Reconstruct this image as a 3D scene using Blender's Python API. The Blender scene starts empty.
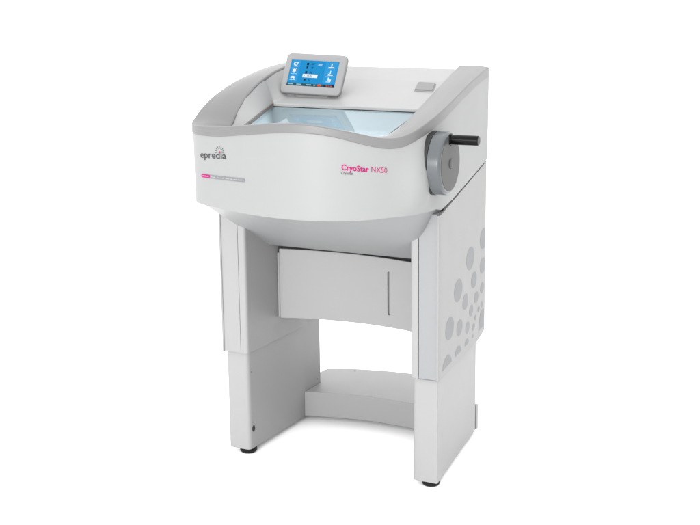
import bpy, bmesh, math
from mathutils import Vector, Matrix, Euler

scene = bpy.context.scene
COL = scene.collection

# ------------------------------------------------------------------ materials
def mat(name, col, rough=0.45, spec=0.5, metal=0.0, noise=0.02, bump=0.0, bscale=900, coat=0.0):
    m = bpy.data.materials.new(name); m.use_nodes = True
    nt = m.node_tree; b = nt.nodes['Principled BSDF']
    b.inputs['Roughness'].default_value = rough
    b.inputs['Specular IOR Level'].default_value = spec
    b.inputs['Metallic'].default_value = metal
    b.inputs['Coat Weight'].default_value = coat
    tc = nt.nodes.new('ShaderNodeTexCoord')
    n = nt.nodes.new('ShaderNodeTexNoise'); n.inputs['Scale'].default_value = 9; n.inputs['Detail'].default_value = 5
    nt.links.new(tc.outputs['Object'], n.inputs['Vector'])
    r = nt.nodes.new('ShaderNodeMapRange')
    r.inputs['To Min'].default_value = 1 - noise; r.inputs['To Max'].default_value = 1 + noise
    nt.links.new(n.outputs['Fac'], r.inputs['Value'])
    mx = nt.nodes.new('ShaderNodeVectorMath'); mx.operation = 'SCALE'
    mx.inputs[0].default_value = col[:3]
    nt.links.new(r.outputs['Result'], mx.inputs['Scale'])
    nt.links.new(mx.outputs['Vector'], b.inputs['Base Color'])
    rr = nt.nodes.new('ShaderNodeMapRange')
    rr.inputs['To Min'].default_value = rough * 0.88; rr.inputs['To Max'].default_value = min(1, rough * 1.12)
    nt.links.new(n.outputs['Fac'], rr.inputs['Value']); nt.links.new(rr.outputs['Result'], b.inputs['Roughness'])
    if bump > 0:
        n2 = nt.nodes.new('ShaderNodeTexNoise'); n2.inputs['Scale'].default_value = bscale; n2.inputs['Detail'].default_value = 2
        nt.links.new(tc.outputs['Object'], n2.inputs['Vector'])
        bp = nt.nodes.new('ShaderNodeBump'); bp.inputs['Strength'].default_value = bump; bp.inputs['Distance'].default_value = 0.0006
        nt.links.new(n2.outputs['Fac'], bp.inputs['Height']); nt.links.new(bp.outputs['Normal'], b.inputs['Normal'])
    return m

def emis(name, col, s=1.0):
    m = bpy.data.materials.new(name); m.use_nodes = True
    b = m.node_tree.nodes['Principled BSDF']
    b.inputs['Base Color'].default_value = (*[c * 0.03 for c in col], 1); b.inputs['Roughness'].default_value = 0.25; b.inputs['Specular IOR Level'].default_value = 0.1
    b.inputs['Emission Color'].default_value = (*col, 1); b.inputs['Emission Strength'].default_value = s
    return m

def glass_mat():
    m = bpy.data.materials.new('blue_glass'); m.use_nodes = True
    nt = m.node_tree; nt.nodes.remove(nt.nodes['Principled BSDF'])
    out = nt.nodes['Material Output']
    t = nt.nodes.new('ShaderNodeBsdfTransparent'); t.inputs['Color'].default_value = (0.92, 0.955, 0.968, 1)
    g = nt.nodes.new('ShaderNodeBsdfGlossy'); g.inputs['Roughness'].default_value = 0.03; g.inputs['Color'].default_value = (0.48, 0.50, 0.51, 1)
    f = nt.nodes.new('ShaderNodeFresnel'); f.inputs['IOR'].default_value = 1.5
    mx = nt.nodes.new('ShaderNodeMixShader')
    nt.links.new(f.outputs[0], mx.inputs[0]); nt.links.new(t.outputs[0], mx.inputs[1]); nt.links.new(g.outputs[0], mx.inputs[2])
    nt.links.new(mx.outputs[0], out.inputs['Surface'])
    return m

M = dict(
    white=mat('white_plastic', (0.196, 0.198, 0.198), 0.48, 0.32, bump=0.10),
    deck=mat('white_plastic_lit', (0.225, 0.226, 0.226), 0.45, 0.35, bump=0.10),  # same white plastic as the cowl, top brightness put into the colour
    steel=mat('white_powder_coat', (0.219, 0.218, 0.219), 0.5, 0.33, bump=0.15),
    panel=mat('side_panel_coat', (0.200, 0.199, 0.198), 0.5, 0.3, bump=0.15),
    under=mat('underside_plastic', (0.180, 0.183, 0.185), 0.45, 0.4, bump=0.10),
    strip=mat('pale_aluminium_strip', (0.180, 0.185, 0.190), 0.42, 0.35),
    grey=mat('grey_trim_plastic', (0.108, 0.108, 0.109), 0.42, 0.45, bump=0.12),
    bezel=mat('grey_bezel_plastic', (0.172, 0.173, 0.175), 0.42, 0.45, bump=0.1),
    wheel=mat('grey_wheel_plastic', (0.062, 0.068, 0.073), 0.28, 0.35),
    wheelface=mat('wheel_face_plastic', (0.060, 0.060, 0.059), 0.42, 0.10),
    button=mat('grey_button_plastic', (0.105, 0.106, 0.108), 0.42, 0.35),
    black=mat('black_plastic', (0.002, 0.002, 0.002), 0.18, 0.10),
    rubber=mat('black_rubber', (0.005, 0.005, 0.0055), 0.5, 0.15),
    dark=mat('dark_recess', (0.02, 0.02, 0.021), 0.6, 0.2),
    dot=mat('grey_print', (0.126, 0.131, 0.138), 0.5, 0.3),
    pink=mat('magenta_print', (0.25, 0.001, 0.080), 0.5, 0.15),
    ink=mat('dark_grey_print', (0.02, 0.02, 0.023), 0.5, 0.3),
    bar=mat('mid_grey_print', (0.12, 0.123, 0.13), 0.5, 0.3),
    bartext=mat('pale_grey_print', (0.2, 0.205, 0.21), 0.5, 0.3),
    chamber=mat('pale_blue_liner', (0.60, 0.65, 0.67), 0.3, 0.5),
    chamber2=mat('white_liner', (0.68, 0.72, 0.74), 0.22, 0.5),
    seal=mat('brown_grey_seal', (0.10, 0.085, 0.08), 0.5, 0.3),
    backdrop=mat('white_paper_backdrop', (0.96, 0.96, 0.96), 0.9, 0.0, noise=0.002),
    glass=glass_mat(),
)

# ------------------------------------------------------------------ helpers
def link(name, me, material, parent=None, sharp=35, smooth=True):
    if not isinstance(material, (list, tuple)): material = [material]
    for m in material: me.materials.append(m)
    if smooth:
        me.polygons.foreach_set('use_smooth', [True] * len(me.polygons))
        me.set_sharp_from_angle(angle=math.radians(sharp))
    o = bpy.data.objects.new(name, me); COL.objects.link(o)
    if smooth:
        wn = o.modifiers.new('wn', 'WEIGHTED_NORMAL'); wn.keep_sharp = True; wn.weight = 60
    if parent is not None: o.parent = parent
    return o

def from_bm(name, bm, material, parent=None, sharp=35, recalc=True, smooth=True):
    if recalc: bmesh.ops.recalc_face_normals(bm, faces=bm.faces)
    me = bpy.data.meshes.new(name); bm.to_mesh(me); bm.free()
    return link(name, me, material, parent, sharp, smooth)

def grid(bm, rows, close_u=False, mi=0):
    """rows: list of lists of points"""
    vs = [[bm.verts.new(p) for p in r] for r in rows]
    n = len(rows[0])
    for i in range(len(rows) - 1):
        for j in range(n if close_u else n - 1):
            k = (j + 1) % n
            q = [vs[i][j], vs[i][k], vs[i + 1][k], vs[i + 1][j]]
            try:
                f = bm.faces.new(q); f.material_index = mi
            except ValueError: pass
    return vs

def arc(cx, cy, r, a0, a1, n=6):
    return [(cx + r * math.cos(math.radians(a0 + (a1 - a0) * i / n)), cy + r * math.sin(math.radians(a0 + (a1 - a0) * i / n))) for i in range(n + 1)]

def round_poly(pts, rads, n=6):
    """round the corners of a 2-D polygon"""
    out = []; N = len(pts)
    for i in range(N):
        p = Vector(pts[i]); a = Vector(pts[i - 1]); b = Vector(pts[(i + 1) % N]); r = rads[i]
        if r <= 0: out.append(tuple(p)); continue
        da = (a - p).normalized(); db = (b - p).normalized()
        ang = da.angle(db)
        d = min(r / math.tan(ang / 2), (a - p).length * .49, (b - p).length * .49)
        p0 = p + da * d; p1 = p + db * d
        for k in range(n + 1):
            t = k / n
            q = p0 * (1 - t) ** 2 + p * 2 * t * (1 - t) + p1 * t ** 2
            # blend of bezier towards a rounder arc
            out.append(tuple(q))
    return out

def prism(bm, poly, z0, z1, edge=0.0, mi=0, segs=2, bottom_edge=True, top_edge=True):
    """vertical prism of a plan polygon, optional small rounded rim"""
    def inset(poly, d):
        N = len(poly); res = []
        area = sum(poly[i][0] * poly[(i + 1) % N][1] - poly[(i + 1) % N][0] * poly[i][1] for i in range(N))
        s = 1 if area > 0 else -1
        for i in range(N):
            p = Vector(poly[i]); a = Vector(poly[i - 1]); b = Vector(poly[(i + 1) % N])
            e0 = (p - a); e1 = (b - p)
            if e0.length < 1e-9: e0 = e1
            if e1.length < 1e-9: e1 = e0
            e0 = e0.normalized(); e1 = e1.normalized()
            n0 = Vector((-e0.y, e0.x)) * s; n1 = Vector((-e1.y, e1.x)) * s
            nn = (n0 + n1); 
            if nn.length < 1e-6: nn = n0
            nn.normalize(); c = max(0.35, nn.dot(n0))
            res.append(tuple(p + nn * (d / c)))
        return res
    levels = []
    if edge > 0 and bottom_edge:
        for k in range(segs + 1):
            a = math.pi / 2 * k / segs
            levels.append((edge * (1 - math.sin(a)), z0 + edge * (1 - math.cos(a))))
    else: levels.append((0, z0))
    if edge > 0 and top_edge:
        for k in range(segs + 1):
            a = math.pi / 2 * (1 - k / segs)
            levels.append((edge * (1 - math.sin(a)), z1 - edge * (1 - math.cos(a))))
    else: levels.append((0, z1))
    rows = []
    for d, z in levels:
        pp = inset(poly, d) if d > 1e-7 else poly
        rows.append([(x, y, z(x, y) if callable(z) else z) for x, y in pp])
    vs = grid(bm, rows, True, mi)
    f = bm.faces.new(vs[0]); f.material_index = mi
    f = bm.faces.new(vs[-1]); f.material_index = mi
    return vs

def box(bm, x0, x1, y0, y1, z0, z1, edge=0.0, mi=0, r=0.0):
    poly = [(x0, y0), (x1, y0), (x1, y1), (x0, y1)]
    if r > 0: poly = round_poly(poly, [r] * 4, 5)
    prism(bm, poly, z0, z1, edge, mi)

def xform(bm, mtx): bmesh.ops.transform(bm, matrix=mtx, verts=bm.verts)

def lathe(bm, prof, n=64, mi=0):
    """prof: (radius, axial) ; axis along local +Z"""
    rows = []
    for r, a in prof:
        rows.append([(r * math.cos(2 * math.pi * k / n), r * math.sin(2 * math.pi * k / n), a) for k in range(n)])
    vs = grid(bm, rows, True, mi)
    for v in (vs[0], vs[-1]):
        f = bm.faces.new(v); f.material_index = mi

def catmull(pts, sub):
    out = []
    n = len(pts)
    for i in range(n - 1):
        p0 = pts[max(0, i - 1)]; p1 = pts[i]; p2 = pts[i + 1]; p3 = pts[min(n - 1, i + 2)]
        for k in range(sub):
            t = k / sub
            out.append([0.5 * ((2 * b) + (-a + c) * t + (2 * a - 5 * b + 4 * c - d) * t * t + (-a + 3 * b - 3 * c + d) * t ** 3)
                        for a, b, c, d in zip(p0, p1, p2, p3)])
    out.append(list(pts[-1]))
    return out

def cone_smooth(tab, it=2):
    for _ in range(it):
        tab = [tab[0]] + [[(a + 2 * b + c) / 4 for a, b, c in zip(tab[i - 1], tab[i], tab[i + 1])] for i in range(1, len(tab) - 1)] + [tab[-1]]
    return tab

# ------------------------------------------------------------------ the head: plan and rim tables
#      outer x, y,     z of band foot, z of band ridge, inner x, y, z
T = [
 (-.365, .52,  1.160, 1.193, -.270, .52, 1.200),
 (-.368, .40,  1.160, 1.193, -.270, .40, 1.202),
 (-.370, .30,  1.152, 1.186, -.270, .30, 1.200),
 (-.372, .20,  1.136, 1.170, -.270, .19, 1.187),
 (-.373, .10,  1.118, 1.152, -.270, .09, 1.162),
 (-.371, .00,  1.092, 1.126, -.268, .00, 1.121),
 (-.371, -.06, 1.064, 1.100, -.266, -.045, 1.088),
 (-.369, -.107, 1.040, 1.073, -.263, -.078, 1.054),
 (-.359, -.144, 1.030, 1.058, -.254, -.105, 1.044),
 (-.340, -.171, 1.027, 1.053, -.242, -.128, 1.044),
 (-.304, -.196, 1.028, 1.054, -.222, -.152, 1.046),
 (-.250, -.220, 1.029, 1.057, -.190, -.174, 1.050),
 (-.190, -.244, 1.034, 1.062, -.150, -.195, 1.056),
 (-.125, -.266, 1.043, 1.070, -.105, -.216, 1.064),
 (-.060, -.284, 1.051, 1.078, -.055, -.236, 1.073),
 (0,     -.295, 1.058, 1.084, -.005, -.247, 1.079),
 (.060,  -.298, 1.062, 1.087, .048, -.250, 1.081),
 (.120,  -.291, 1.061, 1.085, .100, -.242, 1.078),
 (.180,  -.269, 1.051, 1.075, .150, -.220, 1.066),
 (.240,  -.236, 1.032, 1.060, .200, -.190, 1.051),
 (.285,  -.203, 1.019, 1.047, .230, -.162, 1.045),
 (.322,  -.168, 1.019, 1.048, .250, -.133, 1.044),
 (.345,  -.125, 1.034, 1.064, .259, -.100, 1.049),
 (.356,  -.075, 1.049, 1.080, .263, -.060, 1.058),
 (.361,  -.020, 1.064, 1.095, .264, -.010, 1.071),
 (.360,  .040, 1.078, 1.109, .261, .045, 1.086),
 (.355,  .10,  1.091, 1.122, .256, .10, 1.100),
 (.3445, .20,  1.113, 1.142, .246, .20, 1.122),
 (.3325, .30,  1.132, 1.160, .234, .30, 1.145),
 (.3204, .40,  1.146, 1.175, .222, .40, 1.167),
 (.3055, .52,  1.158, 1.189, .207, .52, 1.190),
]
R_ = catmull([list(t) for t in T], 6)
NR = len(R_)
for _it in range(40):
    R_ = [r if (i == 0 or i == NR - 1 or (R_[i][0] > -.2 and R_[i][1] < -.10 and _it > 6) or (_it > 6 and R_[i][0] < 0 and R_[i][1] < -.08)) else [(a + 2 * b + c) / 4 for a, b, c in zip(R_[i - 1], r, R_[i + 1])] for i, r in enumerate(R_)]
def split_end(a, b, ys):
    return [[lerp0(u, v, (y - a[1]) / (b[1] - a[1])) for u, v in zip(a, b)] for y in ys]
def lerp0(a, b, t): return a + (b - a) * t
R_ = [R_[0]] + split_end(R_[1], R_[0], (.518, .514, .508)) + R_[1:-1] + split_end(R_[-2], R_[-1], (.508, .514, .518)) + [R_[-1]]
NR = len(R_)
def outn(i):
    a = R_[max(0, i - 1)]; b = R_[min(NR - 1, i + 1)]
    d = Vector((b[0] - a[0], b[1] - a[1])).normalized()
    return Vector((d.y, -d.x))
NRM = [outn(i) for i in range(NR)]
ZB = 0.823                       # foot of the front cowl
def gap_z(y): return ZB if y < 0.0 else (ZB - .008 + 0.155 * y)
def rise(x, y): return .0065 * math.exp(-((x - .32) / .06) ** 2) if y < .02 else 0
def foot(i):
    y = R_[i][1]
    t = min(1, max(0, (y + .01) / .04))
    return (ZB + rise(R_[i][0], y)) * (1 - t) + (0.815 + 0.155 * max(0, y)) * t

root = bpy.data.objects.new('cryostat', None); COL.objects.link(root)
root['label'] = 'white and grey floor-standing laboratory cryostat with touchscreen, side handwheel and glass chamber lid'
root['category'] = 'lab machine'

# --- cowl (wall of the head)
bm = bmesh.new()
rows = []
def ring(off, zf, b=0):
    out = []
    for i in range(NR):
        e = off + (b * .031 * math.exp(-((R_[i][1] + .118) / .052) ** 2) * max(0, min(1, (R_[i][0] - .292) / .045)) ** 1.5 if R_[i][0] > .292 else 0)
        out.append((R_[i][0] + NRM[i].x * e, R_[i][1] + NRM[i].y * e, zf(i)))
    return out
rows.append(ring(-.012, lambda i: foot(i) + .003))
rows.append(ring(-.0035, lambda i: foot(i)))
rows.append(ring(-.0012, lambda i: foot(i) + .0008))
rows.append(ring(0, lambda i: foot(i) + .003))
for k in range(1, 17):
    t = k / 16
    rows.append(ring(.0015 * t, lambda i: (foot(i) + .003) * (1 - t) + (R_[i][2] + .004) * t, math.sin(math.pi * t) ** .8))
rows.append(ring(-.008, lambda i: R_[i][2] + .004))
grid(bm, rows)
# closed back
b0 = [r[0] for r in rows[3:-1]]; b1 = [r[-1] for r in rows[3:-1]]
grid(bm, [b0, [(x, .52, z) for (x, _, z) in b1]])
cowl = from_bm('head_cowl', bm, M['white'], root, sharp=40)

# --- grey rim round the top of the head
bm = bmesh.new()
sect = []      # list of rings, from inner foot of band round to inner wall foot
def lerp(a, b, t): return a + (b - a) * t
def rimring(f):
    out = []
    for i in range(NR):
        ox, oy, zl, zr, ix, iy, iz = R_[i]
        ox += NRM[i].x * .0045; oy += NRM[i].y * .0045
        e = max(0, (oy - .506) / .0140)
        if e > 0:
            q = .013 * (1 - math.sqrt(max(0, 1 - e * e))); ox -= q * (1 if ox > 0 else -1); zr -= q * .7; iz -= q * .7
        out.append(f(ox, oy, zl, zr, ix, iy, iz))
    return out
def P(t, dz):   # across the top from ridge (t=0) to inner edge (t=1)
    return lambda ox, oy, zl, zr, ix, iy, iz: (lerp(ox, ix, t), lerp(oy, iy, t), lerp(zr, iz, t) + dz * (1 + 0 * zl))
def Pw(t, c):
    def f(ox, oy, zl, zr, ix, iy, iz):
        w = math.hypot(ox - ix, oy - iy)
        return (lerp(ox, ix, t), lerp(oy, iy, t), lerp(zr, iz, t) + c * w * 4 * t * (1 - t))
    return f
def Pd(d, dz):  # distance d inwards from outer ridge
    def f(ox, oy, zl, zr, ix, iy, iz):
        w = math.hypot(ox - ix, oy - iy); t = d / w
        return (lerp(ox, ix, t), lerp(oy, iy, t), lerp(zr, iz, t) + dz)
    return f
rr = .0045
rings = [rimring(lambda ox, oy, zl, zr, ix, iy, iz: (lerp(ox, ix, .2), lerp(oy, iy, .2), zl + .002)),
         rimring(lambda ox, oy, zl, zr, ix, iy, iz: (lerp(ox, ix, .03), lerp(oy, iy, .03), zl + .0002)),
         rimring(lambda ox, oy, zl, zr, ix, iy, iz: (lerp(ox, ix, .006), lerp(oy, iy, .006), zl + .0012)),
         rimring(lambda ox, oy, zl, zr, ix, iy, iz: (ox, oy, zl + .004))]
for k in range(0, 5):
    a = math.pi / 2 * k / 4
    rings.append(rimring(Pd(rr * (1 - math.cos(a)), -rr * (1 - math.sin(a)))))
rings.append(rimring(Pd(rr + .004, .0002)))
for t in (.3, .45, .6, .75, .88):
    rings.append(rimring(Pw(t, .035)))
def inner(dt, dz): return lambda ox, oy, zl, zr, ix, iy, iz: (lerp(ox, ix, 1 - dt) , lerp(oy, iy, 1 - dt), iz + dz)
rings += [rimring(inner(.05, .0012)), rimring(inner(.015, -.0005)), rimring(inner(0, -.004)), rimring(inner(0, -.014)), rimring(inner(0, -.03))]
vs = grid(bm, rings)
for e in (0, -1):
    try: bm.faces.new([r[e] for r in vs])
    except ValueError: pass
rim = from_bm('rim', bm, M['grey'], root, sharp=50)

# --- belly below the cowl, tapering down to the knee space
bm = bmesh.new()
top = [i for i in range(NR) if R_[i][1] < .035]
ptop = [(R_[i][0] - NRM[i].x * .007, R_[i][1] - NRM[i].y * .007, ZB + rise(R_[i][0], R_[i][1]) + .0035) for i in top]
BY, BZ, BX = .129, .646, .278
def bottom_of(p):
    x = p[0]
    if x < -.30: return (-BX, BY, BZ)
    if x > .300: return (BX, BY, BZ)
    return (x / .300 * BX, BY, BZ)
pbot = [bottom_of(p) for p in ptop]
nl = 14
rows = []
for k in range(nl + 1):
    t = k / nl
    rows.append([tuple(lerp(a, b, t) for a, b in zip(p, q)) for p, q in zip(ptop, pbot)])
# soften the ridge between front and side facets
for _ in range(10):
    new = [list(r) for r in rows]
    for i in range(1, nl):
        for j in range(1, len(ptop) - 1):
            a, b, c = rows[i][j - 1], rows[i][j], rows[i][j + 1]
            new[i][j] = tuple((u + 2 * v + w) / 4 for u, v, w in zip(a, b, c))
    rows = new
grid(bm, rows)
# lip and floor of the belly
lip = [p for p in rows[-1]]
grid(bm, [lip, [(p[0], p[1] + .004, BZ - .003) for p in lip], [(p[0], .36, BZ - .003) for p in lip]])
bmesh.ops.remove_doubles(bm, verts=bm.verts, dist=1e-5)
belly = from_bm('underbelly', bm, M['under'], root, sharp=60)

# --- plane of the glass, deck panel with screen
def gz(y): return 1.094 + .175 * (y - .1)
def pz(y):
    if y < .1: return gz(y)
    if y < .35: return 1.094 + .232 * (y - .1)
    return 1.152 + .178 * (y - .35)
def gxl(y): return -.229 + (y - .106) * (-.18)     # left edge of the opening
# deck behind the glass
bm = bmesh.new()
ys = [.1, .103, .115, .135, .16, .19, .22, .26, .30, .33, .342, .348, .352, .358, .37, .39, .43, .47, .50, .515, .52]
def zz(y):
    z = pz(y)
    if y > .5: z -= (y - .5) * .6
    return z
def inL(y):   # left rim inner edge (x, z) at y
    L = [(t[5], t[4], t[6]) for t in T[:9]][::-1]
    for a, b in zip(L, L[1:]):
        if a[0] <= y <= b[0]:
            t = (y - a[0]) / (b[0] - a[0]); return lerp(a[1], b[1], t), lerp(a[2], b[2], t)
    return L[-1][1], L[-1][2]
rows = []
nx = 28
for y in ys:
    xl, zl = inL(y + .02)
    yy = y
    base = zz(y)
    row = []
    # cheek fillet columns rising to the left rim
    blend = max(0, min(1, (zl - .010 - base) / .05))
    x1 = -.229 + .030 * min(1, (y - .1) / .1)
    for k in range(7):
        t = k / 6
        s = (1 - t)
        h = (zl - .008 - base) * (s ** 1.6)
        row.append((lerp(xl - .002, x1, t), yy + .02 * s * max(0, 1 - (y - .1) / .15), base + h))
    for k in range(1, nx):
        x = lerp(x1, .285 - .12 * (y - .1), k / (nx - 1))
        bow = .010 * (1 - (x / .27) ** 2) if y > .4 else 0
        row.append((x, yy, base + bow * (y - .4) / .12 * .0))
    rows.append(row)
grid(bm, rows)
# small turned-down lip at the glass edge
r0 = [p for p in rows[0][6:]]
grid(bm, [r0, [(p[0], p[1] - .0025, p[2] - .002) for p in r0], [(p[0], p[1] - .0025, p[2] - .0085) for p in r0]])
# back wall
rb = rows[-1]
grid(bm, [rb, [(p[0], .52, 1.10) for p in rb]])
deck = from_bm('deck_panel', bm, M['deck'], root, sharp=14)

# left and right cheeks down to the glass
bm = bmesh.new()
yL = [-.16, -.13, -.105, -.078, -.045, -.02, .0, .03, .06, .09, .1201]
top, bot = [], []
for y in yL:
    xl, zl = inL(max(-.105, y))
    top.append((xl - .002, y, zl - .006 if y > -.105 else 1.04))
    yb = min(.104, y * 1.0)
    bot.append((gxl(yb) - .004, yb, gz(yb) + .003))
rows = [[tuple(lerp(a, b, t) for a, b in zip(p, q)) for p, q in zip(top, bot)] for t in [k / 6 for k in range(7)]]
rows.append([(p[0] + .001, p[1], p[2] - .004) for p in bot])
grid(bm, rows)
cheek = from_bm('side_cheek', bm, M['white'], root, sharp=40)

# dark seal lining the opening
bm = bmesh.new()
for pts in ([(gxl(y) - .0045, y, gz(y) + .002) for y in (-.17, -.05, .1)],):
    a = pts; b = [(p[0] + .0045, p[1], p[2] - .0005) for p in pts]; c = [(p[0], p[1], p[2] - .010) for p in b]
    grid(bm, [a, b, c])
seal = from_bm('lid_seal', bm, M['seal'], root)

# glass lid
bm = bmesh.new()
GD = .0085
loop = [(r[4], r[5]) for r in R_ if r[5] < .096 and (r[4] > 0 or r[5] < -.10)]
loop = [(x + (.004 if x > .2 else 0), y) for x, y in loop if x > -.19]
loop = [(gxl(.098), .098), (gxl(-.17), -.17)] + loop + [(.262, .098)]
bm.faces.new([bm.verts.new((x, y, gz(y) - GD)) for x, y in loop])
glass = from_bm('glass_lid', bm, M['glass'], root, smooth=False)

# chamber under the glass
bm = bmesh.new()
cz = .93
xl0, xr0, y0, y1 = -.228, .25, -.15, .0955
wallpts_top = [(xl0 + .03, y0), (xr0, y0), (xr0, y1), (xl0 - .006, y1)]
wt = [(x, y, gz(y) - (.0105 if y > 0 else .016)) for x, y in wallpts_top]
wb = [(x * .93, y * .95, cz) for x, y in wallpts_top]
vs = grid(bm, [wt, wb], True)
bm.faces.new(vs[-1])
chamber = from_bm('chamber_liner', bm, M['chamber'], root, sharp=20)
bm = bmesh.new()
box(bm, -.14, .08, -.12, .02, .935, .995, .012, r=.02)
block = from_bm('chamber_block', bm, M['chamber2'], chamber, sharp=50)

# --- grey release button on the deck
bm = bmesh.new()
def on_deck(x, y, d):   # point on deck with offset d along normal
    n = Vector((0, -.232, 1)).normalized(); return Vector((x, y, pz(y))) + n * d
bt = round_poly([(.171, .256), (.231, .252), (.211, .322), (.152, .327)], [.005] * 4, 4)
c = (.191, .289)
def sc(p, s): return (c[0] + (p[0] - c[0]) * s, c[1] + (p[1] - c[1]) * s)
rws = [[on_deck(*sc(p, 1.06), .0008) for p in bt], [on_deck(*sc(p, 1.04), .0022) for p in bt], [on_deck(*sc(p, 1.0), .0024) for p in bt]]
v0 = grid(bm, rws, True, 1)
rws = [[on_deck(*sc(p, 1.0), .0024) for p in bt], [on_deck(*sc(p, .985), .0045) for p in bt], [on_deck(*sc(p, .93), .0056) for p in bt]]
v1 = grid(bm, rws, True, 0); bm.faces.new(v1[-1])
btn = from_bm('release_button', bm, [M['button'], M['white']], root, sharp=30)

# ------------------------------------------------------------------ touchscreen
SW, SH, SD = .211, .131, .022
tilt = math.radians(25)
SO = Matrix.Translation(Vector((-.1345, .150, 1.1195))) @ Matrix.Rotation(-tilt, 4, 'X') @ Matrix.Rotation(math.radians(1.6), 4, 'Y')
# local frame: x right, z up, -y towards the operator
def place(bm): xform(bm, SO)
bm = bmesh.new()
def screen_poly(w0, w1, h0, h1, r): return round_poly([(w0, h0), (w1, h0), (w1, h1), (w0, h1)], [r] * 4, 7)
out = [(0, SD, -.010), (-.000, SD - .004, -.002), (0, .006, 0), (0, .003, .0006), (0, .001, .002), (0, 0, .0045)]
rows = []
for _, y, ins in [(0, SD, .012), (0, SD - .003, .004), (0, SD - .008, .001), (0, .006, 0), (0, .003, .0007), (0, .001, .0022), (0, 0, .0045)]:
    pl = screen_poly(-SW / 2 + ins, SW / 2 - ins, ins, SH - ins, .018 - ins * .4)
    rows.append([(x, y, z) for x, z in pl])
D0, D1, E0, E1 = -SW / 2 + .0200, SW / 2 - .0250, .0255, SH - .0225     # display window
pl = screen_poly(D0 - .003, D1 + .003, E0 - .003, E1 + .003, .002); rows.append([(x, 0, z) for x, z in pl])
pl2 = screen_poly(D0, D1, E0, E1, .001); rows.append([(x, .0022, z) for x, z in pl2])
vs = grid(bm, rows, True); bm.faces.new(vs[0])
place(bm)
screen = from_bm('touchscreen', bm, M['bezel'], root, sharp=45)
# foot behind the touchscreen
bm = bmesh.new()
box(bm, -.062, .062, .017, .07, -.022, .075, .006, r=.012)
place(bm)
from_bm('screen_mount', bm, M['bezel'], screen, sharp=45)
# display picture
S = dict(bg=emis('display_blue', (.0, .27, .62), .95), pn=emis('display_panel_blue', (.02, .32, .70), .95),
         wh=emis('display_white', (.80, .90, .95), .95), bk=emis('display_black', (.006, .02, .04), .6),
         st=emis('display_strip', (.02, .10, .13), .8), rd=emis('display_red', (.75, .08, .03), .9), lb=emis('display_pale', (.30, .55, .70), .9))
keys = list(S); mats = [S[k] for k in keys]
bm = bmesh.new()
DW, DH = D1 - D0, E1 - E0
def q(u0, v0, u1, v1, key, lay):
    y = .0020 - lay * .00025
    pts = [(D0 + u0 * DW, y, E0 + v0 * DH), (D0 + u1 * DW, y, E0 + v0 * DH), (D0 + u1 * DW, y, E0 + v1 * DH), (D0 + u0 * DW, y, E0 + v1 * DH)]
    f = bm.faces.new([bm.verts.new(p) for p in pts]); f.material_index = keys.index(key)
def ngon(cu, cv, ru, rv, key, lay, n=14, a0=0, a1=360):
    y = .0020 - lay * .00025
    pts = [(D0 + (cu + ru * math.cos(math.radians(a0 + (a1 - a0) * k / n))) * DW, y, E0 + (cv + rv * math.sin(math.radians(a0 + (a1 - a0) * k / n))) * DH) for k in range(n)]
    f = bm.faces.new([bm.verts.new(p) for p in pts]); f.material_index = keys.index(key)
q(0, 0, 1, 1, 'bg', 0)
for k in range(3):
    v0 = .15 + k * .285
    q(.02, v0, .205, v0 + .27, 'pn', 1); q(.735, v0, .985, v0 + .27, 'pn', 1)
q(0, 0, 1, .10, 'st', 1); q(.78, 0, 1, .10, 'bk', 2)
for a, b in ((.03, .13), (.21, .31), (.41, .52), (.57, .61)): q(a, .035, b, .075, 'lb', 2)
ngon(.69, .055, .045, .045, 'rd', 3)
for a, b in ((.83, .87), (.88, .91), (.92, .96)): q(a, .035, b, .07, 'rd', 3)
# icons left: knob, lamp, fan
ngon(.105, .845, .045, .075, 'wh', 2); ngon(.112, .845, .024, .042, 'pn', 3); q(.13, .87, .17, .90, 'wh', 2); q(.06, .74, .16, .755, 'wh', 2)
ngon(.105, .585, .036, .062, 'wh', 2)
for k in range(8):
    a = k * math.pi / 4; ngon(.105 + .055 * math.cos(a), .585 + .092 * math.sin(a), .008, .013, 'wh', 2, 8)
q(.05, .445, .17, .458, 'wh', 2)
ngon(.10, .31, .05, .055, 'wh', 2); ngon(.10, .27, .022, .02, 'pn', 3); q(.045, .215, .16, .235, 'wh', 2)
# icons right: blade, chuck, block
q(.85, .80, .872, .92, 'wh', 2); q(.80, .755, .92, .785, 'wh', 2); q(.79, .715, .94, .725, 'lb', 2)
q(.855, .52, .872, .64, 'wh', 2); q(.82, .50, .858, .525, 'wh', 2); q(.80, .46, .92, .485, 'wh', 2); q(.78, .425, .95, .437, 'lb', 2)
q(.835, .27, .862, .38, 'wh', 2); q(.865, .225, .905, .31, 'wh', 2); q(.81, .20, .90, .222, 'wh', 2)
# middle column: black pictograms with values
for v, w in ((.86, .022), (.72, .018), (.535, .02), (.235, .02)):
    q(.36 - w, v - .05 * (1 if v != .235 else .6), .36 + w, v + .045, 'bk', 2)
q(.30, .335, .61, .465, 'wh', 2)
q(.325, .36, .34, .44, 'bk', 3)
place(bm)
disp = from_bm('display', bm, mats, screen, recalc=False, smooth=False)

dg = bpy.context.evaluated_depsgraph_get
def text_mesh(s, bold=0.0, spacing=1.0):
    cu = bpy.data.curves.new('lettering', 'FONT'); cu.body = s; cu.offset = bold; cu.space_character = spacing
    cu.resolution_u = 3
    o = bpy.data.objects.new('lettering', cu); COL.objects.link(o)
    bpy.context.view_layer.update()
    me = bpy.data.meshes.new_from_object(o.evaluated_get(dg()))
    bpy.data.objects.remove(o); bpy.data.curves.remove(cu)
    b = bmesh.new(); b.from_mesh(me); bpy.data.meshes.remove(me)
    return b
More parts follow.
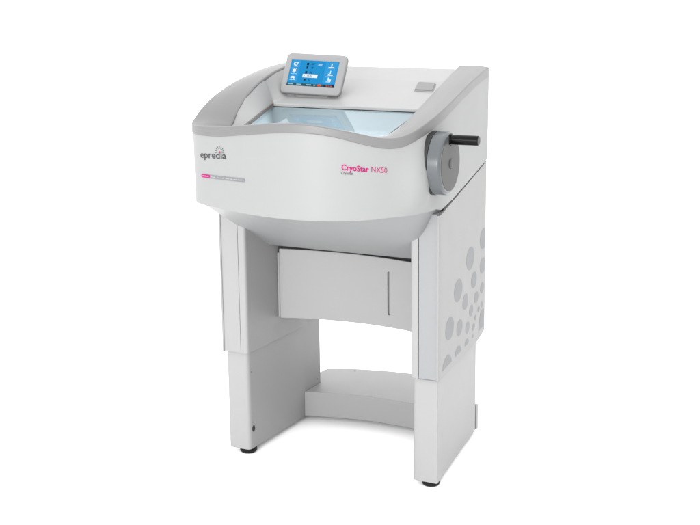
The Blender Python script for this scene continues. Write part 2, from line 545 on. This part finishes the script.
# values on the display
bmv = bmesh.new()
def disp_text(s, u, v, h, mi, bold=.01):
    b = text_mesh(s, bold)
    k = h * DH / .7
    for w in b.verts:
        x, z = w.co.x * k, w.co.y * k
        w.co = Vector((D0 + u * DW + x, .00115, E0 + v * DH + z))
    for f in b.faces: f.material_index = mi
    me = bpy.data.meshes.new('t'); b.to_mesh(me); b.free(); bmv.from_mesh(me); bpy.data.meshes.remove(me)
disp_text('-20°', .42, .825, .075, 0); disp_text('-20°C', .57, .815, .06, 1)
disp_text('-18', .42, .685, .075, 0); disp_text('5µ', .43, .50, .085, 0)
disp_text('10.0µ', .385, .365, .075, 0); disp_text('0µ', .43, .205, .07, 0)
place(bmv)
from_bm('display_value', bmv, [S['bk'], S['wh']], screen, recalc=False, smooth=False)

# ------------------------------------------------------------------ lettering on the curved front
front = [(r[0], r[1]) for r in R_ if r[1] < .02]
cum = [0]
for a, b in zip(front, front[1:]): cum.append(cum[-1] + math.hypot(b[0] - a[0], b[1] - a[1]))
def s_at_x(x):
    for k, (a, b) in enumerate(zip(front, front[1:])):
        if a[0] <= x <= b[0]: return lerp(cum[k], cum[k + 1], (x - a[0]) / (b[0] - a[0]))
def at_s(s, off):
    for k in range(len(front) - 1):
        if cum[k] <= s <= cum[k + 1]:
            t = (s - cum[k]) / (cum[k + 1] - cum[k]); a, b = front[k], front[k + 1]
            d = Vector((b[0] - a[0], b[1] - a[1])).normalized()
            return lerp(a[0], b[0], t) + d.y * off, lerp(a[1], b[1], t) - d.x * off
def wrap(b, sx0, sx1, z0, z1, zk, off=.0019, src=None):
    """map the flat x,y of a bmesh on to the front: x range -> arc, y * zk -> height"""
    xs = [v.co.x for v in b.verts]
    a, c = (min(xs), max(xs)) if src is None else src
    S0, S1 = s_at_x(sx0), s_at_x(sx1)
    for v in b.verts:
        t = (v.co.x - a) / (c - a); y = v.co.y
        px, py = at_s(lerp(S0, S1, t), off)
        v.co = Vector((px, py, lerp(z0, z1, t) + y * zk))
def join(b1, b2):
    me = bpy.data.meshes.new('t'); b2.to_mesh(me); b2.free(); b1.from_mesh(me); bpy.data.meshes.remove(me)

b = text_mesh('CryoStar', .026); wrap(b, .1900, .2535, .9650, .9580, .0148 / .70)
t1 = from_bm('model_lettering', b, M['pink'], root, recalc=False, smooth=False)
b = text_mesh('NX50', -.002); wrap(b, .2590, .2930, .9575, .9530, .0148 / .70)
t2 = from_bm('model_number', b, M['pink'], root, recalc=False, smooth=False)
b = text_mesh('Cryostat', .0); wrap(b, .1890, .2180, .9535, .9510, .0082 / .70)
t3 = from_bm('type_lettering', b, M['ink'], root, recalc=False, smooth=False)
b = text_mesh('epredia', .012); wrap(b, -.301, -.182, .9625, .9715, .0135 / .5)
logo = b
# rays of dots over the logo
b = bmesh.new()
def dotm(cx, cy, r, mi):
    f = b.faces.new([b.verts.new((cx + r * math.cos(k * math.pi / 5), cy + r * math.sin(k * math.pi / 5), 0)) for k in range(10)]); f.material_index = mi
LX = .095
dotm(LX, .0185, .0032, 1)
for k in range(9):
    a = math.radians(-8 + 196 * k / 8)
    for rr_, s in ((.0098, .0009), (.0128, .0012), (.0158, .0015)):
        dotm(LX + rr_ * 1.25 * math.cos(a), .0185 + rr_ * math.sin(a), s, 0)
wrap(b, -.301, -.182, .9625, .9715, 1.0, src=(0, .124))
bmesh.ops.recalc_face_normals(b, faces=b.faces)
join(logo, b)
from_bm('logo_lettering', logo, [M['ink'], M['pink']], root, recalc=False, smooth=False)
# coloured strip
b = bmesh.new()
Ls = .215; h = .0052
def strip_rect(u0, u1, mi, hh=h, n=14, cap0=False, cap1=False):
    xs = [lerp(u0, u1, k / n) for k in range(n + 1)]
    def hgt(x):
        if cap0 and x - u0 < hh: return hh * math.sqrt(max(.05, 1 - ((hh - (x - u0)) / hh) ** 2))
        if cap1 and u1 - x < hh: return hh * math.sqrt(max(.05, 1 - ((hh - (u1 - x)) / hh) ** 2))
        return hh
    extra = [u0 + hh * k / 5 for k in range(1, 5)] if cap0 else []
    extra += [u1 - hh * k / 5 for k in range(1, 5)] if cap1 else []
    xs = sorted(set(xs + extra))
    grid(b, [[(x, -hgt(x), 0) for x in xs], [(x, hgt(x), 0) for x in xs]], mi=mi)
strip_rect(0, .048, 0, cap0=True); strip_rect(.0485, Ls, 1, cap1=True)
wrap(b, -.300, -.108, .9105, .9185, 1.0, src=(0, Ls))
t6 = from_bm('colour_strip', b, [M['pink'], M['bar']], root, smooth=False)
b = bmesh.new()
for a, c in ((.008, .016), (.018, .03), (.032, .042)): strip_rect(a, c, 0, .0014, 2)
for a, c in ((.052, .062), (.064, .078), (.088, .098), (.10, .118), (.128, .146), (.148, .162), (.165, .18), (.184, .203)): strip_rect(a, c, 1, .0013, 2)
wrap(b, -.300, -.108, .9105, .9185, 1.0, off=.0024, src=(0, Ls))
from_bm('strip_marks', b, [mat('pink_marks', (.62, .12, .28), .5), M['bartext']], t6, smooth=False)

# ------------------------------------------------------------------ handwheel
n_ = Vector((math.cos(math.radians(3)), math.sin(math.radians(3)), 0))
W0 = Vector((.3720, -.038, .9635))
zx = n_; zy = Vector((0, 0, 1)); zz_ = zx.cross(zy)
def frame_m(o, ax, up):
    x = up.cross(ax).normalized(); y = ax.cross(x).normalized()
    return Matrix(((x.x, y.x, ax.x, o.x), (x.y, y.y, ax.y, o.y), (x.z, y.z, ax.z, o.z), (0, 0, 0, 1)))
WM = frame_m(W0, n_, Vector((0, 0, 1)))
bm = bmesh.new()
lathe(bm, [(.060, -.022), (.0890, -.022), (.0890, -.001), (.0880, .0), (.07, .0001)], 96); xform(bm, WM)
wheel_root = bpy.data.objects.new('handwheel', None); COL.objects.link(wheel_root); wheel_root.parent = root
from_bm('wheel_backing', bm, M['dark'], wheel_root, sharp=30)
bm = bmesh.new()
RW, TW = .0875, .038
lathe(bm, [(RW - .002, .0005), (RW, .0015), (RW, TW - .009), (RW - .0008, TW - .005), (RW - .003, TW - .0018), (RW - .0065, TW - .0003), (RW - .010, TW)], 128); xform(bm, WM)
from_bm('wheel_drum', bm, M['wheel'], wheel_root, sharp=60)
bm = bmesh.new()
lathe(bm, [(RW - .0115, TW - .0015), (RW - .0115, TW + .0006), (RW - .013, TW + .0012), (.0150, TW + .0012), (.0142, TW + .0004), (.010, TW + .0004)], 128); xform(bm, WM)
from_bm('wheel_face', bm, M['wheelface'], wheel_root, sharp=25)
bm = bmesh.new()
lathe(bm, [(.0133, TW - .002), (.0133, TW + .0022), (.0126, TW + .0034), (.0105, TW + .0042), (.006, TW + .0047), (.002, TW + .0048)], 48); xform(bm, WM)
from_bm('wheel_hub', bm, M['wheelface'], wheel_root, sharp=40)
bm = bmesh.new()
HM = WM @ Matrix.Translation(Vector((0.0, .0665, TW))) 
# find up axis in local frame: local y is up
lathe(bm, [(.0165, -.004), (.0165, .003), (.0158, .004), (.0136, .0042), (.0136, .079), (.0130, .0808), (.0114, .082)], 48); xform(bm, HM)
from_bm('wheel_handle', bm, M['black'], wheel_root, sharp=40)

# ------------------------------------------------------------------ leg covers, side panels
ZC = .322
def sidex(y): return .367 - .124 * y
def topz(y): return (.8195 if y < .0 else .8195) + .155 * max(0, y) - .0075
# printed dots on the right side panel
dots = [(.492,.645,.0335),(.33,.614,.0360),(.484,.558,.0262),(.378,.535,.0258),(.193,.545,.0352),(.481,.486,.0181),(.409,.472,.0186),(.276,.49,.0250),
        (.346,.444,.0183),(.478,.430,.0105),(.440,.425,.0096),(.401,.407,.0086),(.1,.452,.0347),(.21,.425,.0253),(.304,.4,.0185),(.378,.382,.0120),
        (.49,.372,.0400),(.368,.352,.0085),(.296,.348,.0180),(.196,.344,.0270),(.075,.338,.0380)]
def clip(poly, f):
    out = []
    for i in range(len(poly)):
        a, c = poly[i - 1], poly[i]
        fa, fc = f(a), f(c)
        if (fa >= 0) != (fc >= 0):
            t = fa / (fa - fc); out.append((lerp(a[0], c[0], t), lerp(a[1], c[1], t)))
        if fc >= 0: out.append(c)
    return out
def make_cover(sgn):
    xs = lambda y: (sidex(y) if sgn > 0 else .3695)
    bm = bmesh.new()
    poly = round_poly([(.277, -.012), (.3015, -.012), (.3015, .02), (.3015, .37), (.277, .37)], [.020, .0015, 0, 0, .003], 7)
    prism(bm, [(sgn * x, y) for x, y in poly], ZC, .80, .002)
    c = from_bm('leg_cover', bm, M['steel'], root, sharp=35)
    bm = bmesh.new()
    prism(bm, [(sgn * x, y) for x, y in [(.3038, -.0095), (.3595 if sgn > 0 else .3628, -.0095), (.3540, .04), (.3038, .04)]], ZC + .001, .812, .0006)
    from_bm('front_strip', bm, M['strip'] if sgn > 0 else M['steel'], c, sharp=35)
    if sgn > 0:
        bm = bmesh.new()
        box(bm, .302, .3625, -.0092, .01, ZC - .0022, ZC + .0008)
        from_bm('lower_seam_line', bm, M['bar'], c, sharp=35)  # thin grey box drawing the dark line along the cover's bottom
    # side panel: outer skin with a return edge at the front
    bm = bmesh.new()
    N = 24
    yv = [-.012 + (.52 + .012) * k / N for k in range(N + 1)]
    def X(y): return xs(max(0, y))
    th = .0065
    prof = [(X(y), y) for y in yv]
    polyo = [(prof[0][0] - th, -.012)] + [(prof[0][0] - .0012, -.012), (prof[0][0] - .0003, -.0112), (prof[0][0], -.010)] + prof[1:] + [(X(.52) - th, .52)] + [(X(y) - th, y) for y in yv[::-1][1:-1]]
    polyo = [(sgn * x, y) for x, y in polyo]
    def zb(x, y): return ZC - .0005 + max(0, (y - .43)) * .16 - .0
    def zt(x, y): return topz(y) - .0035
    prism(bm, polyo, lambda x, y: 0, lambda x, y: 0) if False else None
    rows = []
    for fr in (0, .003, .5, .997, 1):
        rows.append([(x, y, lerp(zb(x, y), zt(x, y), fr)) for x, y in polyo])
    vs = grid(bm, rows, True)
    # caps as quads between outer and inner skins
    me_f = vs[0]; L = len(polyo)
    for lev in (0, -1):
        r = vs[lev]
        a, bq = 3, L - 1
        bm.faces.new([r[0], r[1], r[2], r[3]])
        i, j = 3, 0
        while True:
            ni, nj = i + 1, (j - 1) % L
            if ni >= nj: break
            bm.faces.new([r[i], r[ni], r[nj], r[j]])
            i, j = ni, nj
    bmesh.ops.recalc_face_normals(bm, faces=bm.faces)
    if sgn > 0:
        for cy, cz_, r in dots:
            pl = [(cy + r * 1.33 * math.cos(2 * math.pi * k / 40), cz_ + r * math.sin(2 * math.pi * k / 40)) for k in range(40)]
            pl = clip(pl, lambda p: .509 - p[0]); pl = clip(pl, lambda p: p[1] - (.341 + .02 * p[0]))
            if r > .039 and cy > .4: pl = clip(pl, lambda p: p[0] - .437 - (p[1] - .35) * .45)
            if len(pl) > 2:
                f = bm.faces.new([bm.verts.new((sidex(y) + .0003, y, z)) for y, z in pl]); f.material_index = 1
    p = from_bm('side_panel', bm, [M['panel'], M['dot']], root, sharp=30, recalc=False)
    # column body inside the cover, hidden core that closes the back
    bm = bmesh.new()
    box(bm, min(sgn * .304, sgn * .354) if False else (.304 if sgn > 0 else -.36), .312 if sgn > 0 else -.304, .045, .368, ZC + .01, .80)
    from_bm('cover_core', bm, M['steel'], c, sharp=30)
    return c, p
coverL, panelL = make_cover(-1)
coverR, panelR = make_cover(1)

# ------------------------------------------------------------------ lower legs
def make_leg(sgn):
    xo = (lambda y: .36 - .145 * y) if sgn > 0 else (lambda y: .3605)
    xi = .285 if sgn < 0 else .279
    bm = bmesh.new()
    ysp = [.0, .05, .1, .15, .2, .25, .3, .35, .371]
    ysp = ysp + [.42, .476]
    pts = [(xi, 0.0)] + [(xo(0), 0.0)] + [(xo(y), y) for y in ysp[1:]] + [(xo(.476) - .004, .476), (xo(.371) - .004, .371), (xi, .371)]
    rad = [.0165, .004] + [0] * (len(ysp) - 2) + [.002, 0, 0, 0]
    poly = round_poly(pts, rad, 6)
    prism(bm, [(sgn * x, y) for x, y in poly], 0, .60, .002)
    leg = from_bm('leg', bm, M['steel'], root, sharp=32)
    bm = bmesh.new()
    poly = [(xi + .0015, .3725), (xo(.372) - .0045, .3725), (xo(.478) - .0045, .478), (xi + .0015, .478)]
    poly = round_poly(poly, [0, 0, .0008, .003], 4)
    prism(bm, [(sgn * x, y) for x, y in poly], 0.001, .62, .0015)
    from_bm('rear_column', bm, M['steel'], leg, sharp=32)
    # adjustable foot
    bm = bmesh.new()
    for fy, ft in ((.027, True), (.43, False)):
        if not ft: continue
        lathe(bm, [(.012, .012), (.012, .001), (.024, 0), (.0275, -.003), (.0275, -.0095), (.0240, -.0140), (.018, -.0158)], 32)
        xform(bm, Matrix.Translation(Vector((.328 if sgn > 0 else -.308, fy, 0))))
    from_bm('foot', bm, M['rubber'], leg, sharp=40)
    bm = bmesh.new()
    lathe(bm, [(.012, .012), (.012, .001), (.017, 0), (.019, -.003), (.019, -.0105), (.0165, -.0148), (.012, -.0158)], 32)
    xform(bm, Matrix.Translation(Vector((sgn * .23, .50, 0))))
    from_bm('foot', bm, M['rubber'], leg, sharp=40)
    # screws and a cable hole on the inner face
    face = Matrix.Rotation(math.radians(90 * -sgn), 4, 'Y')
    for (y, z, r, nm) in ((.0185, .255, .0028, 'screw'), (.020, .088, .0026, 'screw'), (.455, .105, .0030, 'screw'), (.0235, .066, .0085, 'cable_hole')):
        b2 = bmesh.new()
        lathe(b2, [(r, -.002), (r, .0004), (r * .8, .0009), (r * .4, .0010)], 20)
        sy = 1.25 if nm == 'cable_hole' else 1
        xform(b2, Matrix.Translation(Vector((sgn * (xi + (.0015 if y > .4 else 0)), y, z))) @ Matrix.Diagonal(Vector((1, 1, sy, 1))) @ face)
        from_bm(nm, b2, M['dark'] if nm == 'cable_hole' else M['bar'], leg, sharp=40)
    return leg
legL = make_leg(-1); legR = make_leg(1)

# ------------------------------------------------------------------ foot shelf between the legs
bm = bmesh.new()
def yf(x): return .408 - .047 * (x / .278) ** 2
def yb(x): return .703 - (.60 if x < 0 else 2.62) * x * x
n = 36
xs = [-.2845 + (.2785 + .2845) * k / n for k in range(n + 1)]
topf = []
rows = [[(x, yb(x) - .004, .0) for x in xs], [(x, yf(x) + .004, .0) for x in xs], [(x, yf(x) + .001, .001) for x in xs], [(x, yf(x), .003) for x in xs],
        [(x, yf(x), .084) for x in xs], [(x, yf(x) + .0008, .0862) for x in xs], [(x, yf(x) + .003, .087) for x in xs],
        [(x, lerp(yf(x), yb(x), .5), .087) for x in xs],
        [(x, yb(x) - .003, .087) for x in xs], [(x, yb(x), .084) for x in xs], [(x, yb(x), .004) for x in xs], [(x, yb(x) - .004, .0) for x in xs]]
vs = grid(bm, rows)
shelf = from_bm('foot_shelf', bm, M['steel'], root, sharp=40)
# rear wings of the shelf behind the legs
for s, xm in ((-1, .345), (1, .2925)):
    bm = bmesh.new()
    xa, xb_ = (.2850 if s < 0 else .2790), xm
    pts = [(xa, .4795), (xb_, .4795), (xb_, yb(-xb_) - .02), (xb_ - .008, yb(-xb_)), (xa, yb(-xa))] if s < 0 else [(xa, .4795), (xb_, .4795), (xb_, .496), (xa, .498)]
    prism(bm, [(s * x, y) for x, y in pts], .001, .086, .002)
    from_bm('shelf_wing', bm, M['steel'], shelf, sharp=40)
for x, y in ((-.238, .645), (.12, .62), (-.02, .69)):
    b2 = bmesh.new(); lathe(b2, [(.0045, -.001), (.0045, .0006), (.0035, .001), (.002, .0010)], 20)
    xform(b2, Matrix.Translation(Vector((x, y, .087))))
    if (x, y) != (-.02, .69): from_bm('shelf_screw', b2, M['bar'], shelf)
    else: b2.free()

# ------------------------------------------------------------------ drawer-like front housing under the head
def yd(x): return .225 - .050 * (x / .278) ** 2
z0, z1 = .394, .6165
def ztop(x): return .6195 - .0085 * min(1, max(0, (x + .27) / .42)) + .003
bm = bmesh.new()
n = 40
SX, SWD, SZ0, SZ1 = .1005, .0052, .434, .574       # grip slot
xs = sorted([-.2665 + .533 * k / n for k in range(n + 1)] + [SX - SWD, SX, SX + SWD])
zs = [z0 + .003, SZ0, SZ0 + SWD, SZ1 - SWD, SZ1, z1 - .003]
V = {}
def vert(x, z, dy=0, ix=None):
    k = (round(x, 6), round(z, 6), round(dy, 6))
    if k not in V: V[k] = bm.verts.new((x, yd(x) + dy, z + (ztop(x) - z1 if z > .6 else 0)))
    return V[k]
for a, b_ in zip(xs, xs[1:]):
    for c, d in zip(zs, zs[1:]):
        if abs((a + b_) / 2 - SX) < SWD and c >= SZ0 - 1e-6 and d <= SZ1 + 1e-6: continue
        bm.faces.new([vert(a, c), vert(b_, c), vert(b_, d), vert(a, d)])
    # rounded top and bottom edges
    for zc, zd in ((z0 + .003, z0), (z1 - .003, z1)):
        sgn = 1 if zd > zc else -1
        bm.faces.new([vert(a, zc), vert(b_, zc), vert(b_, zc + sgn * .0022, .001), vert(a, zc + sgn * .0022, .001)])
        bm.faces.new([vert(a, zc + sgn * .0022, .001), vert(b_, zc + sgn * .0022, .001), vert(b_, zd, .003), vert(a, zd, .003)])
        bm.faces.new([vert(a, zd, .003), vert(b_, zd, .003), vert(b_, zd, .007), vert(a, zd, .007)])
# returns left and right
for x in (xs[0], xs[-1]):
    s = -1 if x < 0 else 1
    prof = [(z0, .003), (z0 + .0008, .001), (z0 + .003, 0)] + [(z, 0) for z in zs[1:-1]] + [(z1 - .003, 0), (z1 - .0008, .001), (z1, .003)]
    prof = [(z + (ztop(x) - z1 if z > .6 else 0), dy) for z, dy in prof]
    a = [(x, yd(x) + dy, z) for z, dy in prof]; c = [(x + s * .0018, yd(x) + dy + .002, z) for z, dy in prof]; e = [(x + s * .0018, yd(x) + dy + .004, z) for z, dy in prof]
    grid(bm, [a, c, e])
# slot walls
def dz(x, dy, z): return (x, yd(x) + dy, z)
slot = []
for cz2, a0 in ((SZ1 - SWD, 0), (SZ0 + SWD, 180)):
    for k in range(13):
        a = math.radians(a0 + 15 * k); slot.append((SX + SWD * math.cos(a), cz2 + SWD * math.sin(a)))
for cx2, cz3, sg, a0 in ((SX + SWD, SZ1, 1, 0), (SX - SWD, SZ1, 1, 90), (SX - SWD, SZ0, -1, 180), (SX + SWD, SZ0, -1, 270)):
    oc = (SX, cz3 - sg * SWD)
    pts = [(oc[0] + SWD * math.cos(math.radians(a0 + 15 * k)), oc[1] + SWD * math.sin(math.radians(a0 + 15 * k))) for k in range(7)]
    c0 = bm.verts.new(dz(cx2, 0, cz3))
    pv = [bm.verts.new(dz(x, 0, z)) for x, z in pts]
    for u, v in zip(pv, pv[1:]): bm.faces.new([c0, u, v])
rws = [[dz(x, 0, z) for x, z in slot], [dz(x, .0090, z) for x, z in slot]]
vv = grid(bm, rws, True); bm.faces.new(vv[-1])
bmesh.ops.remove_doubles(bm, verts=bm.verts, dist=1e-5)
fp = from_bm('front_panel', bm, M['steel'], root, sharp=35)
# carcass behind the panel
bm = bmesh.new()
poly = [(x, yd(x) + (.005 if abs(x) > .25 else .011)) for x in [-.2755 + .551 * k / 20 for k in range(21)]] + [(.2755, .368), (-.2755, .368)]
prism(bm, poly, z0 + .003, .6085, .001)
from_bm('panel_housing', bm, M['steel'], fp, sharp=30)
# near-black slab painting the shade in the gap between belly and housing
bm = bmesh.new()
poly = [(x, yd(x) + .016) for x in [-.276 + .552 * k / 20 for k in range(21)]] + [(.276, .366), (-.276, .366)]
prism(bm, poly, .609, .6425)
from_bm('gap_shade_slab', bm, M['dark'], fp, sharp=30)

# ------------------------------------------------------------------ backdrop sweep
bm = bmesh.new()
prof = [(-9, 0), (3.0, 0)] + [(3.0 + 2.0 * math.sin(math.radians(a)), 2.0 - 2.0 * math.cos(math.radians(a))) for a in range(6, 91, 6)] + [(5.0, 7.0)]
FZ = -.0160
Rz = Matrix.Rotation(.4731, 4, 'Z')
rows = [[Rz @ Vector((x, y, z + FZ)) for y, z in prof] for x in (-9, -3, 3, 9)]
grid(bm, rows)
bd = from_bm('backdrop', bm, M['backdrop'], None, sharp=60)
bd['kind'] = 'structure'; bd['label'] = 'seamless bright white studio floor and backdrop sweep'

# ------------------------------------------------------------------ light
w = bpy.data.worlds.new('World'); scene.world = w; w.use_nodes = True
WORLD = 1.73
nt = w.node_tree
wc = nt.nodes.new('ShaderNodeTexCoord'); sx = nt.nodes.new('ShaderNodeSeparateXYZ'); mr = nt.nodes.new('ShaderNodeMapRange')
nt.links.new(wc.outputs['Generated'], sx.inputs[0]); nt.links.new(sx.outputs['Z'], mr.inputs['Value'])
mr.inputs['From Min'].default_value = 0; mr.inputs['From Max'].default_value = 1
mr.inputs['To Min'].default_value = 0.92; mr.inputs['To Max'].default_value = 1.66
nt.links.new(mr.outputs['Result'], nt.nodes['Background'].inputs['Color'])
w.node_tree.nodes['Background'].inputs['Strength'].default_value = WORLD
def area(name, loc, target, size, power, col=(1, 1, 1)):
    l = bpy.data.lights.new(name, 'AREA'); l.shape = 'RECTANGLE'; l.size, l.size_y = size; l.energy = power; l.color = col
    o = bpy.data.objects.new(name, l); COL.objects.link(o); o.location = loc
    o.rotation_euler = (Vector(target) - Vector(loc)).to_track_quat('-Z', 'Y').to_euler()
    return o
area('key_softbox', (.35, -5.2, 1.6), (0, 0, .6), (2.6, 1.8), 265)
# strip lamp inside the cooled chamber
area('chamber_lamp', (.02, .078, 1.060), (.02, -.12, .96), (.36, .012), .5, (.86, .95, 1))

# ------------------------------------------------------------------ camera
cam = bpy.data.cameras.new('camera'); co = bpy.data.objects.new('camera', cam); COL.objects.link(co)
yaw, pitch, roll = .4731, .2219, -.0108
f = Vector((-math.sin(yaw) * math.cos(pitch), math.cos(yaw) * math.cos(pitch), -math.sin(pitch)))
r0_ = Vector((math.cos(yaw), math.sin(yaw), 0)); u0_ = r0_.cross(f)
r1_ = math.cos(roll) * r0_ + math.sin(roll) * u0_; u1_ = -math.sin(roll) * r0_ + math.cos(roll) * u0_
co.matrix_world = Matrix(((r1_.x, u1_.x, -f.x, 1.7793), (r1_.y, u1_.y, -f.y, -3.324), (r1_.z, u1_.z, -f.z, 1.4885), (0, 0, 0, 1)))
cam.sensor_width = 36; cam.lens = 1300 / 700 * 36; cam.clip_end = 100; cam.clip_start = .05
scene.camera = co
scene.view_settings.view_transform = 'Standard'; scene.view_settings.look = 'None'
scene.view_settings.exposure = 0; scene.view_settings.gamma = 1
scene.cycles.max_bounces = 10; scene.cycles.transparent_max_bounces = 16
